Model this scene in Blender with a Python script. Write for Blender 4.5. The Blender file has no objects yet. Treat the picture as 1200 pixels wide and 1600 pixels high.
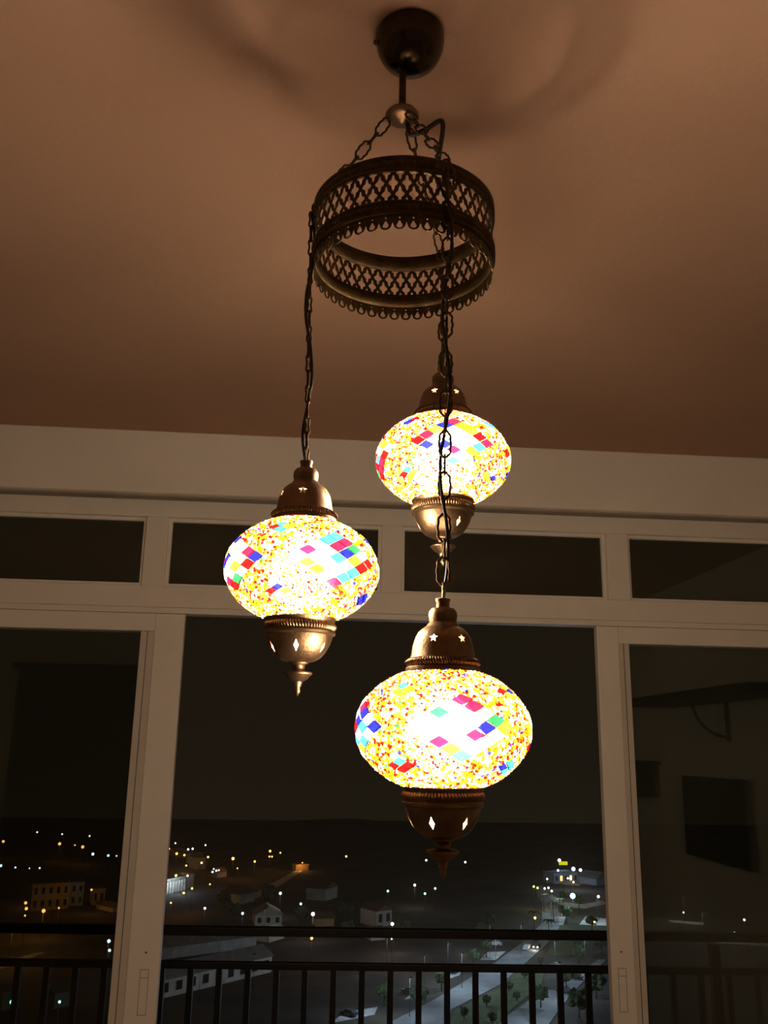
import bpy, bmesh, math, random
from mathutils import Vector, Matrix
from mathutils.geometry import tessellate_polygon

R = random.Random(7)
PI = math.pi
scene = bpy.context.scene
COL = scene.collection

# ------------------------------------------------------------------ camera
# photograph taken as 1200x1600; focal length and the two vanishing points measured on it
F = 1400.0
def unit(v): return Vector(v).normalized()
_Z = unit((91, -5324, F))
_X = Vector((17400, 665, F)); _X = (_X - _Z * _X.dot(_Z)).normalized()
_Y = _Z.cross(_X)
EYE = Vector((0, 0, 1.7))
def cam2world(v):
    v = Vector(v); return Vector((_X.dot(v), _Y.dot(v), _Z.dot(v)))
def ray(px, py): return cam2world((px - 600, py - 800, F)).normalized()
def on_y(px, py, y): d = ray(px, py); return EYE + d * (y / d.y)
def on_z(px, py, z): d = ray(px, py); return EYE + d * ((z - EYE.z) / d.z)

cam_data = bpy.data.cameras.new('camera')
cam_data.sensor_fit = 'HORIZONTAL'; cam_data.sensor_width = 36.0
cam_data.lens = F * 36.0 / 1200.0
cam_data.clip_start = 0.02; cam_data.clip_end = 4000
cam = bpy.data.objects.new('camera', cam_data); COL.objects.link(cam)
right, down, fwd = cam2world((1, 0, 0)), cam2world((0, 1, 0)), cam2world((0, 0, 1))
m = Matrix.Identity(4)
for i in range(3):
    m[i][0] = right[i]; m[i][1] = -down[i]; m[i][2] = -fwd[i]; m[i][3] = EYE[i]
cam.matrix_world = m
scene.camera = cam

# ------------------------------------------------------------------ world, exposure
world = bpy.data.worlds.new('night_sky'); scene.world = world
world.use_nodes = True
bg = world.node_tree.nodes['Background']
bg.inputs[0].default_value = (1.0, 0.70, 0.36, 1); bg.inputs[1].default_value = 0.0108
scene.view_settings.view_transform = 'Standard'
scene.view_settings.look = 'None'
scene.view_settings.exposure = 0.0
scene.view_settings.gamma = 1.0
scene.view_settings.use_curve_mapping = False
scene.cycles.use_denoising = True
scene.cycles.max_bounces = 8
scene.cycles.diffuse_bounces = 4
scene.cycles.transparent_max_bounces = 16
scene.cycles.sample_clamp_indirect = 4.0
BULB = 600.0                      # radiance of the lit bulbs in the mosaic globes
BULB_COLOR = (1.0, 0.83, 0.64)

# ------------------------------------------------------------------ materials
def new_mat(name):
    mt = bpy.data.materials.new(name); mt.use_nodes = True
    nt = mt.node_tree
    return mt, nt, nt.nodes['Principled BSDF']

def surf(name, col, rough=0.6, metal=0.0, vary=0.12, scale=8.0, bump=0.0, bscale=60.0, spec=0.5):
    mt, nt, b = new_mat(name)
    N, L = nt.nodes, nt.links
    tc = N.new('ShaderNodeTexCoord')
    nz = N.new('ShaderNodeTexNoise'); nz.inputs['Scale'].default_value = scale; nz.inputs['Detail'].default_value = 4
    L.new(tc.outputs['Object'], nz.inputs['Vector'])
    rp = N.new('ShaderNodeValToRGB')
    rp.color_ramp.elements[0].position = 0.3; rp.color_ramp.elements[1].position = 0.7
    rp.color_ramp.elements[0].color = tuple(c * (1 - vary) for c in col) + (1,)
    rp.color_ramp.elements[1].color = tuple(min(1, c * (1 + vary)) for c in col) + (1,)
    L.new(nz.outputs['Fac'], rp.inputs['Fac']); L.new(rp.outputs['Color'], b.inputs['Base Color'])
    b.inputs['Roughness'].default_value = rough; b.inputs['Metallic'].default_value = metal
    b.inputs['Specular IOR Level'].default_value = spec
    if bump:
        n2 = N.new('ShaderNodeTexNoise'); n2.inputs['Scale'].default_value = bscale; n2.inputs['Detail'].default_value = 5
        L.new(tc.outputs['Object'], n2.inputs['Vector'])
        bp = N.new('ShaderNodeBump'); bp.inputs['Strength'].default_value = bump; bp.inputs['Distance'].default_value = 0.01
        L.new(n2.outputs['Fac'], bp.inputs['Height']); L.new(bp.outputs['Normal'], b.inputs['Normal'])
    return mt

def glow(name, col, strength, sample=True):
    mt = bpy.data.materials.new(name); mt.use_nodes = True
    nt = mt.node_tree; nt.nodes.remove(nt.nodes['Principled BSDF'])
    e = nt.nodes.new('ShaderNodeEmission'); e.inputs[0].default_value = tuple(col) + (1,); e.inputs[1].default_value = strength
    nt.links.new(e.outputs[0], nt.nodes['Material Output'].inputs[0])
    if not sample: mt.cycles.emission_sampling = 'NONE'
    return mt

def stained(name, col, see, attr=None, gloss=0.06, milk=0.25, clear=None):
    """stained glass: part clear (tinted), part milky translucent, thin gloss"""
    mt = bpy.data.materials.new(name); mt.use_nodes = True
    nt = mt.node_tree; N, L = nt.nodes, nt.links
    N.remove(N['Principled BSDF'])
    tr = N.new('ShaderNodeBsdfTransparent'); tl = N.new('ShaderNodeBsdfTranslucent'); gl = N.new('ShaderNodeBsdfGlossy')
    gl.inputs['Roughness'].default_value = 0.15
    mx = N.new('ShaderNodeMixShader'); mx.inputs[0].default_value = see
    L.new(tl.outputs[0], mx.inputs[1]); L.new(tr.outputs[0], mx.inputs[2])
    m2 = N.new('ShaderNodeMixShader'); m2.inputs[0].default_value = gloss
    L.new(mx.outputs[0], m2.inputs[1]); L.new(gl.outputs[0], m2.inputs[2])
    L.new(m2.outputs[0], N['Material Output'].inputs[0])
    if attr:
        a = N.new('ShaderNodeAttribute'); a.attribute_name = attr
        src = a.outputs['Color']
    else:
        # streaky hand-made glass
        tc = N.new('ShaderNodeTexCoord'); nz = N.new('ShaderNodeTexNoise'); nz.inputs['Scale'].default_value = 140
        L.new(tc.outputs['Object'], nz.inputs['Vector'])
        rp = N.new('ShaderNodeValToRGB')
        rp.color_ramp.elements[0].color = tuple(c * 0.78 for c in col) + (1,)
        rp.color_ramp.elements[1].color = tuple(min(1, c * 1.12) for c in col) + (1,)
        rp.color_ramp.elements[0].position = 0.35; rp.color_ramp.elements[1].position = 0.65
        L.new(nz.outputs['Fac'], rp.inputs['Fac'])
        src = rp.outputs[0]
    vm = N.new('ShaderNodeVectorMath'); vm.operation = 'SCALE'; vm.inputs['Scale'].default_value = milk
    L.new(src, vm.inputs[0])
    if clear: tr.inputs[0].default_value = tuple(clear) + (1,)
    else: L.new(src, tr.inputs[0])
    L.new(vm.outputs[0], tl.inputs[0])
    return mt

def window_glass(name):
    mt = bpy.data.materials.new(name); mt.use_nodes = True
    nt = mt.node_tree; N, L = nt.nodes, nt.links
    N.remove(N['Principled BSDF'])
    tr = N.new('ShaderNodeBsdfTransparent'); tr.inputs[0].default_value = (0.80, 0.81, 0.78, 1)
    gl = N.new('ShaderNodeBsdfGlossy'); gl.inputs['Roughness'].default_value = 0.0; gl.inputs[0].default_value = (0.9, 0.95, 0.9, 1)
    fr = N.new('ShaderNodeFresnel'); fr.inputs[0].default_value = 1.5
    mx = N.new('ShaderNodeMixShader')
    L.new(fr.outputs[0], mx.inputs[0]); L.new(tr.outputs[0], mx.inputs[1]); L.new(gl.outputs[0], mx.inputs[2])
    L.new(mx.outputs[0], N['Material Output'].inputs[0])
    return mt

M = {}
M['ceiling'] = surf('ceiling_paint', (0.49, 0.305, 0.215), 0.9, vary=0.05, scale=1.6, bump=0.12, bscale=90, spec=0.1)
M['wall'] = surf('wall_paint', (0.88, 0.82, 0.74), 0.9, vary=0.05, scale=2.0, bump=0.15, bscale=80, spec=0.1)
M['floor'] = surf('floor_tile', (0.42, 0.33, 0.25), 0.5, vary=0.1, scale=3)
M['frame'] = surf('white_lacquered_aluminium', (0.86, 0.80, 0.72), 0.45, vary=0.03, scale=6)
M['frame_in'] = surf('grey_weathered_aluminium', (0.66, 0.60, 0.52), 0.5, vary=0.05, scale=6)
M['groove'] = surf('dark_rubber_seal', (0.05, 0.045, 0.04), 0.7)
M['soffit_shade'] = surf('painted_soffit_shade', (0.34, 0.29, 0.24), 0.8)
M['pull'] = surf('recess_line', (0.20, 0.16, 0.13), 0.7)
M['glass'] = window_glass('window_glass')
M['bronze'] = surf('aged_bronze', (0.27, 0.175, 0.10), 0.42, metal=1.0, vary=0.25, scale=40, bump=0.1, bscale=300)
M['dark_bronze'] = surf('dark_antique_bronze', (0.085, 0.055, 0.024), 0.5, metal=0.85, vary=0.3, scale=50, bump=0.15, bscale=300)
M['canopy'] = surf('polished_dark_bronze', (0.05, 0.03, 0.016), 0.18, metal=0.7, vary=0.2, scale=20)
M['cord'] = surf('black_cable_sleeve', (0.02, 0.014, 0.01), 0.5)
M['bulb'] = glow('lit_bulb', BULB_COLOR, BULB)
M['grout'] = stained('grouted_glass', (0.62, 0.44, 0.22), 0.70, gloss=0.0, milk=0.14, clear=(0.96, 0.92, 0.84))
M['beads'] = stained('glass_beads', (1, 1, 1), 0.11, attr='bead_color', milk=0.27)
TILES = {
    'white': (0.80, 0.76, 0.66), 'yellow': (0.92, 0.56, 0.015), 'red': (0.30, 0.003, 0.004),
    'blue': (0.006, 0.008, 0.30), 'turquoise': (0.02, 0.36, 0.62), 'green': (0.01, 0.22, 0.04),
    'sky': (0.22, 0.62, 0.80), 'crimson': (0.42, 0.006, 0.03), 'amber': (0.80, 0.25, 0.008)}
for k, c in TILES.items(): M['tile_' + k] = stained('glass_' + k, c, 0.05, milk=0.23)
M['rail'] = surf('black_iron', (0.012, 0.010, 0.009), 0.5, metal=0.3)
M['black'] = surf('black_plastic', (0.012, 0.011, 0.011), 0.25)
M['dark_wood'] = surf('dark_wood', (0.03, 0.018, 0.012), 0.5, vary=0.3, scale=12)

# ------------------------------------------------------------------ mesh helpers
def link(name, me, mat=None, parent=None):
    o = bpy.data.objects.new(name, me); COL.objects.link(o)
    if mat is not None and me is not None and len(me.materials) == 0: me.materials.append(mat)
    if parent is not None: o.parent = parent
    return o

def bm_obj(name, bm, mat, parent=None, smooth=False):
    me = bpy.data.meshes.new(name)
    bmesh.ops.recalc_face_normals(bm, faces=bm.faces[:])
    bm.to_mesh(me); bm.free()
    if smooth:
        for p in me.polygons: p.use_smooth = True
    return link(name, me, mat, parent)

def empty(name, loc=(0, 0, 0), parent=None):
    o = bpy.data.objects.new(name, None); COL.objects.link(o); o.location = loc
    o.empty_display_size = 0.05
    if parent is not None: o.parent = parent
    return o

def tag(o, label=None, cat=None, group=None, kind=None):
    if label: o['label'] = label
    if cat: o['category'] = cat
    if group: o['group'] = group
    if kind: o['kind'] = kind
    return o

def add_box(bm, x0, x1, y0, y1, z0, z1, bevel=0.0):
    mtx = Matrix.Translation(((x0 + x1) / 2, (y0 + y1) / 2, (z0 + z1) / 2)) @ Matrix.Diagonal((abs(x1 - x0), abs(y1 - y0), abs(z1 - z0), 1))
    r = bmesh.ops.create_cube(bm, size=1.0, matrix=mtx)
    if bevel > 0:
        ed = list({e for v in r['verts'] for e in v.link_edges})
        bmesh.ops.bevel(bm, geom=ed, offset=bevel, segments=2, affect='EDGES', profile=0.6)

def box(name, dims, mat, parent=None, bevel=0.0, origin=None):
    bm = bmesh.new(); add_box(bm, *dims, bevel=bevel)
    return bm_obj(name, bm, mat, parent)

def lathe_bm(profile, seg=64, closed=False, wobble=None):
    """profile [(r,z)]; open ends are collapsed when r==0"""
    bm = bmesh.new(); rings = []
    for (r, z) in profile:
        if r < 1e-6: rings.append([bm.verts.new((0, 0, z))])
        else: rings.append([bm.verts.new((r * math.cos(2 * PI * i / seg), r * math.sin(2 * PI * i / seg), z)) for i in range(seg)])
    n = len(rings)
    for k in range(n if closed else n - 1):
        a, b = rings[k], rings[(k + 1) % n]
        for i in range(seg):
            j = (i + 1) % seg
            if len(a) == 1 and len(b) == 1: continue
            if len(a) == 1: bm.faces.new((a[0], b[i], b[j]))
            elif len(b) == 1: bm.faces.new((a[i], b[0], a[j]))
            else: bm.faces.new((a[i], b[i], b[j], a[j]))
    return bm

def tube_bm(pts, r, sides=8, closed=False, bm=None):
    bm = bm or bmesh.new(); pts = [Vector(p) for p in pts]; n = len(pts); rings = []
    prev = None
    for k, p in enumerate(pts):
        t = (pts[(k + 1) % n] - pts[k - 1]) if closed else (pts[min(k + 1, n - 1)] - pts[max(k - 1, 0)])
        t.normalize()
        ref = prev if prev is not None else (Vector((0, 1, 0)) if abs(t.y) < 0.9 else Vector((1, 0, 0)))
        u = (ref - t * ref.dot(t)).normalized(); prev = u
        v = t.cross(u); rr = r[k] if isinstance(r, (list, tuple)) else r
        rings.append([bm.verts.new(p + (u * math.cos(2 * PI * i / sides) + v * math.sin(2 * PI * i / sides)) * rr) for i in range(sides)])
    for k in range(n if closed else n - 1):
        a, b = rings[k], rings[(k + 1) % n]
        for i in range(sides): bm.faces.new((a[i], a[(i + 1) % sides], b[(i + 1) % sides], b[i]))
    if not closed:
        bm.faces.new(rings[0][::-1]); bm.faces.new(rings[-1])
    return bm

def rope_bm(radius, z, width, depth, teeth, seg_per=6):
    """a twisted-rope band around a lathe: ridges running obliquely"""
    seg = teeth * seg_per; rows = 9
    bm = bmesh.new(); g = []
    for k in range(rows):
        f = k / (rows - 1); prof = math.sin(PI * f)
        ring = []
        for i in range(seg):
            ph = 2 * PI * (i / seg_per) + f * 3.6
            rr = radius + prof * depth * (0.55 + 0.45 * math.cos(ph))
            a = 2 * PI * i / seg
            ring.append(bm.verts.new((rr * math.cos(a), rr * math.sin(a), z - width / 2 + width * f)))
        g.append(ring)
    for k in range(rows):
        a, b = g[k], g[(k + 1) % rows]
        for i in range(seg): bm.faces.new((a[i], a[(i + 1) % seg], b[(i + 1) % seg], b[i]))
    return bm

# ================================================================== THE ROOM
CEIL = 2.72; XL, XR, YB, YW = -2.9, 2.3, -2.6, 3.0
def structure(name, dims, mat, bevel=0.0): return tag(box(name, dims, mat, None, bevel), kind='structure')
structure('floor', (XL - .15, XR + .15, YB - .15, 3.10, -.12, 0), M['floor'])
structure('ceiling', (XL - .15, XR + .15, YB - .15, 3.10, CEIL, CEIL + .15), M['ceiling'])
structure('wall_left', (XL - .15, XL, YB - .15, 3.10, 0, CEIL), M['wall'])
structure('wall_right', (XR, XR + .15, YB - .15, 3.10, 0, CEIL), M['wall'])
structure('wall_back', (XL, XR, YB - .15, YB, 0, CEIL), M['wall'])
structure('wall_front', (XL, XR, 2.91, 3.10, 2.504, CEIL), M['wall'], 0.004)
structure('balcony_floor', (XL - .3, XR + .3, 3.10, 3.98, -.14, -.02), M['floor'])

structure('shade_strip_1', (XL, XR, 2.938, 2.984, 2.499, 2.5045), M['soffit_shade'])     # brown strip painted in as the shade under the shutter-box overhang

# ---- transom window row above the sliding doors
tw = tag(empty('window_1', (0, YW, 2.32)), kind='structure')
def fb(name, x0, x1, y0, y1, z0, z1, mat='frame', parent=None, bevel=.003):
    """box given in world coordinates, parented"""
    c = parent.location if parent is not None else Vector((0, 0, 0))
    return box(name, (x0 - c.x, x1 - c.x, y0 - c.y, y1 - c.y, z0 - c.z, z1 - c.z), M[mat], parent, bevel)
fb('top_rail', XL, XR, 2.985, 3.05, 2.441, 2.513, parent=tw)
fb('middle_rail', XL, XR, 2.985, 3.05, 2.135, 2.206, parent=tw)
fb('head_track', XL, XR, 2.990, 3.05, 2.116, 2.1345, parent=tw, bevel=.001)
fb('seal', XL, XR, 2.975, 3.05, 2.513, 2.5225, 'groove', tw, 0)
mull = [(-2.133, -2.060), (-1.343, -1.270), (-.553, -.480), (.243, .312), (1.031, 1.110), (1.82, 1.895)]
for a, b in mull: fb('mullion', a, b, 2.985, 3.05, 2.206, 2.441, parent=tw, bevel=.002)
edges = [XL] + [v for ab in mull for v in ab] + [XR]
for k in range(0, len(edges), 2):
    a, b = edges[k], edges[k + 1]
    fb('pane', a, b, 3.019, 3.023, 2.206, 2.441, 'glass', tw, 0)
    bm = bmesh.new()                          # glazing bead: one rectangular ring
    o_, i_ = 0.0, 0.011
    vs = []
    for off in (o_, i_):
        for y in (3.003, 3.018):
            vs.append([bm.verts.new((x, y - YW, z - 2.32)) for x, z in ((a + off, 2.206 + off), (b - off, 2.206 + off), (b - off, 2.441 - off), (a + off, 2.441 - off))])
    for q in range(4):
        w = (q + 1) % 4
        bm.faces.new((vs[0][q], vs[0][w], vs[2][w], vs[2][q])); bm.faces.new((vs[1][q], vs[3][q], vs[3][w], vs[1][w]))
        bm.faces.new((vs[2][q], vs[2][w], vs[3][w], vs[3][q])); bm.faces.new((vs[0][q], vs[1][q], vs[1][w], vs[0][w]))
    bm_obj('glazing_bead', bm, M['frame'], tw)

# ---- sliding door leaves, pushed aside: the middle stands open
def leaf(name, x0, x1, yc, st, meet, lock):
    """x0..x1 leaf, stile width st, meet = side (+1/-1) of the meeting stile"""
    d = tag(empty(name, ((x0 + x1) / 2, yc, .02)), kind='structure')
    y0, y1 = yc - .016, yc + .016
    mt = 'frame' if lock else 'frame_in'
    for s, (a, b) in ((-1, (x0, x0 + st)), (1, (x1 - st, x1))):
        sl = fb('stile', a, b, y0, y1, .02, 2.1145, mt, d, .003)
    fb('top_rail', x0 + st, x1 - st, y0, y1, 2.057, 2.1145, mt, d, .002)
    fb('bottom_rail', x0 + st, x1 - st, y0, y1, .02, .11, mt, d, .002)
    fb('pane', x0 + st - .004, x1 - st + .004, yc + .001, yc + .006, .105, 2.06, 'glass', d, 0)
    if lock:                                   # stepped glazing rebate along the meeting stile, in front of the pane
        ra, rb_ = (x1 - st - .045, x1 - st) if meet > 0 else (x0 + st, x0 + st + .038)
        fb('glazing_rebate', ra, rb_, yc - .009, yc + .0, .11, 2.057, 'frame_in', d, .002)
        sx = ra + .022 if meet > 0 else rb_ - .020
        fb('seam', sx - .001, sx + .001, yc - .0098, yc - .008, .11, 2.057, 'groove', d, 0)
                                               # recessed pull: a thin flush frame with a screw above
        cx = (x1 - st * .45) if meet > 0 else (x0 + st * .45)
        h = empty('flush_pull', (cx - d.location.x, y0 - yc, 0.985 - .02), d)
        w, hh = .013, .062
        for (a, b, c, e) in ((-w, -w + .0012, -hh, hh), (w - .0012, w, -hh, hh), (-w, w, hh - .0012, hh), (-w, w, -hh, -hh + .0012), (-w, w, hh * .62, hh * .62 + .0012)):
            box('pull_edge', (a, b, -.001, .002, c, e), M['pull'], h)
        bm = bmesh.new(); bmesh.ops.create_uvsphere(bm, u_segments=10, v_segments=6, radius=.003); bm_obj('screw', bm, M['groove'], d).location = (cx - d.location.x, y0 - yc, 1.093 - .02)
    else:                                      # seam along the outer leaf's stile
        sx = (x1 - st * .25) if meet > 0 else (x0 + st * .25)
        fb('seam', sx - .0012, sx + .0012, y0 - .0012, y0 + .001, .02, 2.11, 'groove', d, 0)
    return d
leaf('door_1', -1.75, -.403, 3.005, .095, 1, True)
leaf('door_2', -1.90, -.425, 3.052, .106, 1, False)
leaf('door_3', .984, 2.28, 3.005, .076, -1, True)
leaf('door_4', 1.000, 2.28, 3.052, .093, -1, False)
leaf('door_5', -2.88, -1.95, 3.005, .095, 1, True)
# dark doorway on the back wall, seen only as a reflection in the left leaf
dd = tag(empty('door_6', (-2.0, YB, 0)), kind='structure')
box('door_leaf', (-.62, .55, .002, .04, .005, 2.34), M['dark_wood'], dd, .004)
box('door_head', (-.68, .61, .002, .06, 2.34, 2.40), M['dark_wood'], dd, .004)

# ---- balcony railing outside
rl = empty('balcony_railing', (.34, 3.755, -.02))
tag(rl, 'black iron balcony railing with two rails and upright bars beyond the open door', 'railing')
pA, pB = Vector((-2.9, 3.955, 0)), Vector((2.5, 3.617, 0))
def rp(x): t = (x - pA.x) / (pB.x - pA.x); return pA.y + t * (pB.y - pA.y)
ang = math.atan2(pB.y - pA.y, pB.x - pA.x); length = (pB - pA).length
def rail_bar(name, z0, z1, depth):
    o = box(name, (-length / 2, length / 2, -depth / 2, depth / 2, z0, z1), M['rail'], rl, .003)
    mid = (pA + pB) / 2; o.location = (mid.x - rl.location.x, mid.y - rl.location.y, .02); o.rotation_euler.z = ang
rail_bar('handrail', .992, 1.022, .045)
rail_bar('upper_rail', .874, .899, .03)
rail_bar('lower_rail', .06, .085, .03)
bar_me = None
x = -2.78
while x < 2.4:
    if bar_me is None:
        o = box('bar', (-.011, .011, -.011, .011, .05, .88), M['rail'], rl); bar_me = o.data
    else: o = link('bar', bar_me, None, rl)
    o.location = (x - rl.location.x, rp(x) - rl.location.y, .02); o.rotation_euler.z = ang
    x += .1085
for x in (-2.85, -.62, 1.62, 2.42):
    o = box('post', (-.018, .018, -.018, .018, 0, 1.0), M['rail'], rl); o.location = (x - rl.location.x, rp(x) - rl.location.y, 0); o.rotation_euler.z = ang

# ---- things on the right wall that show as dim reflections in the right door leaf
tv = empty('television', (XR, 1.02, 1.35))
tag(tv, 'black flat television hung on side wall, dim mirror image in right door pane', 'television')
box('bezel', (-.05, -.012, -.39, .39, -.22, .22), M['black'], tv, .006)
box('screen', (-.052, -.0505, -.375, .375, -.205, .205), M['black'], tv)
box('wall_bracket', (-.012, 0, -.12, .12, -.1, .1), M['rail'], tv)
sh = empty('wall_shelf', (XR, .98, 2.0))
tag(sh, 'dark wall shelf on bracket above the television, mirrored in right door pane', 'shelf')
box('board', (-.26, 0, -.58, .95, -.03, .025), M['dark_wood'], sh, .003)
for yy in (.22,):
    br = empty('bracket', (0, yy, -.015), sh)
    box('wall_leg', (-.018, 0, -.012, .012, -.22, 0), M['rail'], br)
    bm = tube_bm([(-.01 - .19 * math.sin(t * PI / 2 / 8), 0, -.2 + .19 * (1 - math.cos(t * PI / 2 / 8))) for t in range(9)], .009, 6)
    bm_obj('brace', bm, M['rail'], br)
cb = empty('wall_cabinet', (XR, -.03, 1.42))
tag(cb, 'small dark wall cabinet with overhanging top, mirrored left of the television', 'cabinet')
box('body', (-.16, 0, -.2, .2, 0, .2), M['dark_wood'], cb, .003)
box('top', (-.19, 0, -.24, .24, .2, .225), M['dark_wood'], cb, .003)
box('door', (-.172, -.1605, -.19, .19, .01, .19), M['dark_wood'], cb, .002)

# ================================================================== THE CHANDELIER
AX, AY = .112, 1.10
RR = .1215; ZT, ZB = 2.426, 2.321           # hoop top edge and fringe tips
ch = empty('chandelier_frame', (AX, AY, ZB))
tag(ch, 'dark bronze filigree hoop on chains under a round ceiling canopy', 'chandelier')
def local(o, name, bm, mat, smooth=True): return bm_obj(name, bm, M[mat], o, smooth)
# ceiling canopy: a deep bell, slightly askew
prof = [(0, -.0600), (.010, -.0600), (.020, -.0580), (.030, -.0530), (.039, -.0450), (.0450, -.0350), (.0490, -.0240), (.0505, -.0120), (.0505, -.003), (.049, 0), (0, 0)]
cn = local(ch, 'canopy', lathe_bm(prof, 56), 'canopy'); cn.location = (.006, -.004, CEIL - ZB)
cs = bmesh.new(); bmesh.ops.create_uvsphere(cs, u_segments=10, v_segments=6, radius=.0042)
o = bm_obj('set_screw', cs, M['dark_bronze'], cn, True); o.location = (-.0505, -.004, -.022)
st_ = local(ch, 'stem', lathe_bm([(0, 0), (.0052, 0), (.0052, .082), (0, .082)], 20), 'dark_bronze'); st_.location = (-.004, 0, 2.580 - ZB)
hub = local(ch, 'hub', lathe_bm([(0, -.013), (.0035, -.013), (.006, -.010), (.016, -.008), (.023, -.0035), (.0245, 0), (.022, .004), (.012, .0085), (.008, .014), (.0065, .017), (0, .017)], 40), 'bronze')
hub.location = (-.004, 0, 2.582 - ZB)
HUB = Vector((AX - .004, AY, 2.577))

# hoop: rolled upper band, pierced lattice, lower band, scalloped fringe
NC = 44
def band(name, z0, h, bulge=.004):
    z1 = z0 + h; t = .0012
    pr = [(RR, z0), (RR + .002, z0), (RR + .0045, z0 + h * .10), (RR + .003, z0 + h * .24), (RR + .0022, z0 + h * .3), (RR + .0022, z0 + h * .7), (RR + .003, z0 + h * .76), (RR + .0045, z0 + h * .9), (RR + .002, z1), (RR, z1), (RR - t, z1), (RR - t, z0)]
    b = local(ch, name, lathe_bm([(r, z - ZB) for r, z in pr], 120, closed=True), 'dark_bronze')
    rb = local(b, 'rope_moulding', rope_bm(RR + .0020, z0 + h * .5 - ZB, h * .46, .0030, 130, 5), 'dark_bronze')
    return b
HT = .024; HL = .0205
LZ0, LZ1 = ZB + .041, ZT - HT               # lattice zone
band('upper_band', ZT - HT, HT)
band('lower_band', ZB + .0205, HL)
cw = 2 * PI / NC
def wrap(u, z, r): return (r * math.cos(u * cw), r * math.sin(u * cw), z - ZB)
def plate(name, polys_fn, copies, thick=.0011):
    """2-D pierced cell (u in cell units, z in metres) -> repeated on the cylinder, given thickness"""
    bm = bmesh.new()
    tris_src = []
    for polys in polys_fn:
        flat = [p for poly in polys for p in poly]
        tr = tessellate_polygon([[Vector((p[0] * 1.735e-2, p[1], 0)) for p in poly] for poly in polys])
        tris_src.append((flat, tr, [len(p) for p in polys]))
    for c in range(copies):
        for flat, tr, sizes in tris_src:
            va = [bm.verts.new(wrap(u + c, z, RR + .001)) for u, z in flat]
            vb = [bm.verts.new(wrap(u + c, z, RR + .001 - thick)) for u, z in flat]
            for t in tr:
                try:
                    bm.faces.new([va[i] for i in t]); bm.faces.new([vb[i] for i in t][::-1])
                except ValueError: pass
            s = 0
            for n_ in sizes:
                for i in range(n_):
                    a, b = s + i, s + (i + 1) % n_
                    try: bm.faces.new((va[a], va[b], vb[b], vb[a]))
                    except ValueError: pass
                s += n_
    bmesh.ops.remove_doubles(bm, verts=bm.verts[:], dist=2e-5)
    return local(ch, name, bm, 'dark_bronze', False)
# lattice cells: rhombus frame with a quatrefoil hole; rows staggered by half a cell
LH = LZ1 - LZ0
ch_ = LH / 1.25                             # rhombus height
def rhomb(cu, cz, hole=True):
    hw, hh = .5, ch_ / 2
    n = 32; outer, inner = [], []
    for i in range(n):
        a = 2 * PI * i / n; ca, sa = math.cos(a), math.sin(a)
        k = 1 / (abs(ca) + abs(sa)); ou, oz = ca * k * hw, sa * k * hh
        outer.append((cu + ou, cz + oz))
        q = .68 + .09 * math.cos(4 * a) - .04 * math.cos(8 * a)     # lobes toward the four corners
        inner.append((cu + ou * q * (1 - .10 * (abs(ca * sa) * 2)), cz + oz * q))
    return [outer, inner]
def clip_poly(poly, z0, z1):
    def clip(ps, inside, cut):
        out = []
        for i, p in enumerate(ps):
            q = ps[i - 1]
            if inside(p):
                if not inside(q): out.append(cut(q, p))
                out.append(p)
            elif inside(q): out.append(cut(q, p))
        return out
    def at(z): return lambda a, b: (a[0] + (b[0] - a[0]) * (z - a[1]) / (b[1] - a[1]), z)
    ps = clip(poly, lambda p: p[1] >= z0, at(z0))
    return clip(ps, lambda p: p[1] <= z1, at(z1)) if ps else ps
cells = []
for row in range(-1, 5):
    cz = LZ0 + ch_ * .28 + row * ch_ / 2
    cu = .5 if row % 2 else 0
    if cz - ch_ / 2 >= LZ0 - 1e-6 and cz + ch_ / 2 <= LZ1 + 1e-6: cells.append(rhomb(cu, cz))
    else:
        o_, i_ = rhomb(cu, cz)
        n = len(o_)
        for k in range(n):                  # cut frame pieces quad by quad at the band edges
            quad = [o_[k], o_[(k + 1) % n], i_[(k + 1) % n], i_[k]]
            qc = clip_poly(quad, LZ0 - .001, LZ1 + .001)
            if len(qc) >= 3: cells.append([qc])
plate('lattice', cells, NC)
# fringe: rounded tabs with a teardrop hole and a pin hole
ft = ZB + .0215
def arc(cu, cz, ru, rz, a0, a1, n): return [(cu + ru * math.cos(math.radians(a0 + (a1 - a0) * i / n)), cz + rz * math.sin(math.radians(a0 + (a1 - a0) * i / n))) for i in range(n + 1)]
tab = [(-.5, ft), (-.5, ZB + .0105)] + [(-.46, ZB + .0080)] + arc(0, ZB + .0072, .43, .0072, 180, 360, 12) + [(.46, ZB + .0080), (.5, ZB + .0105), (.5, ft), (0, ft)]
drop = [(0, ZB + .0128), (-.12, ZB + .0095)] + arc(0, ZB + .0055, .22, .0032, 170, 370, 8) + [(.12, ZB + .0095)]
pin = arc(0, ZB + .0162, .07, .0012, 0, 324, 9)
plate('fringe', [[tab, drop, pin]], NC)

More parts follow.
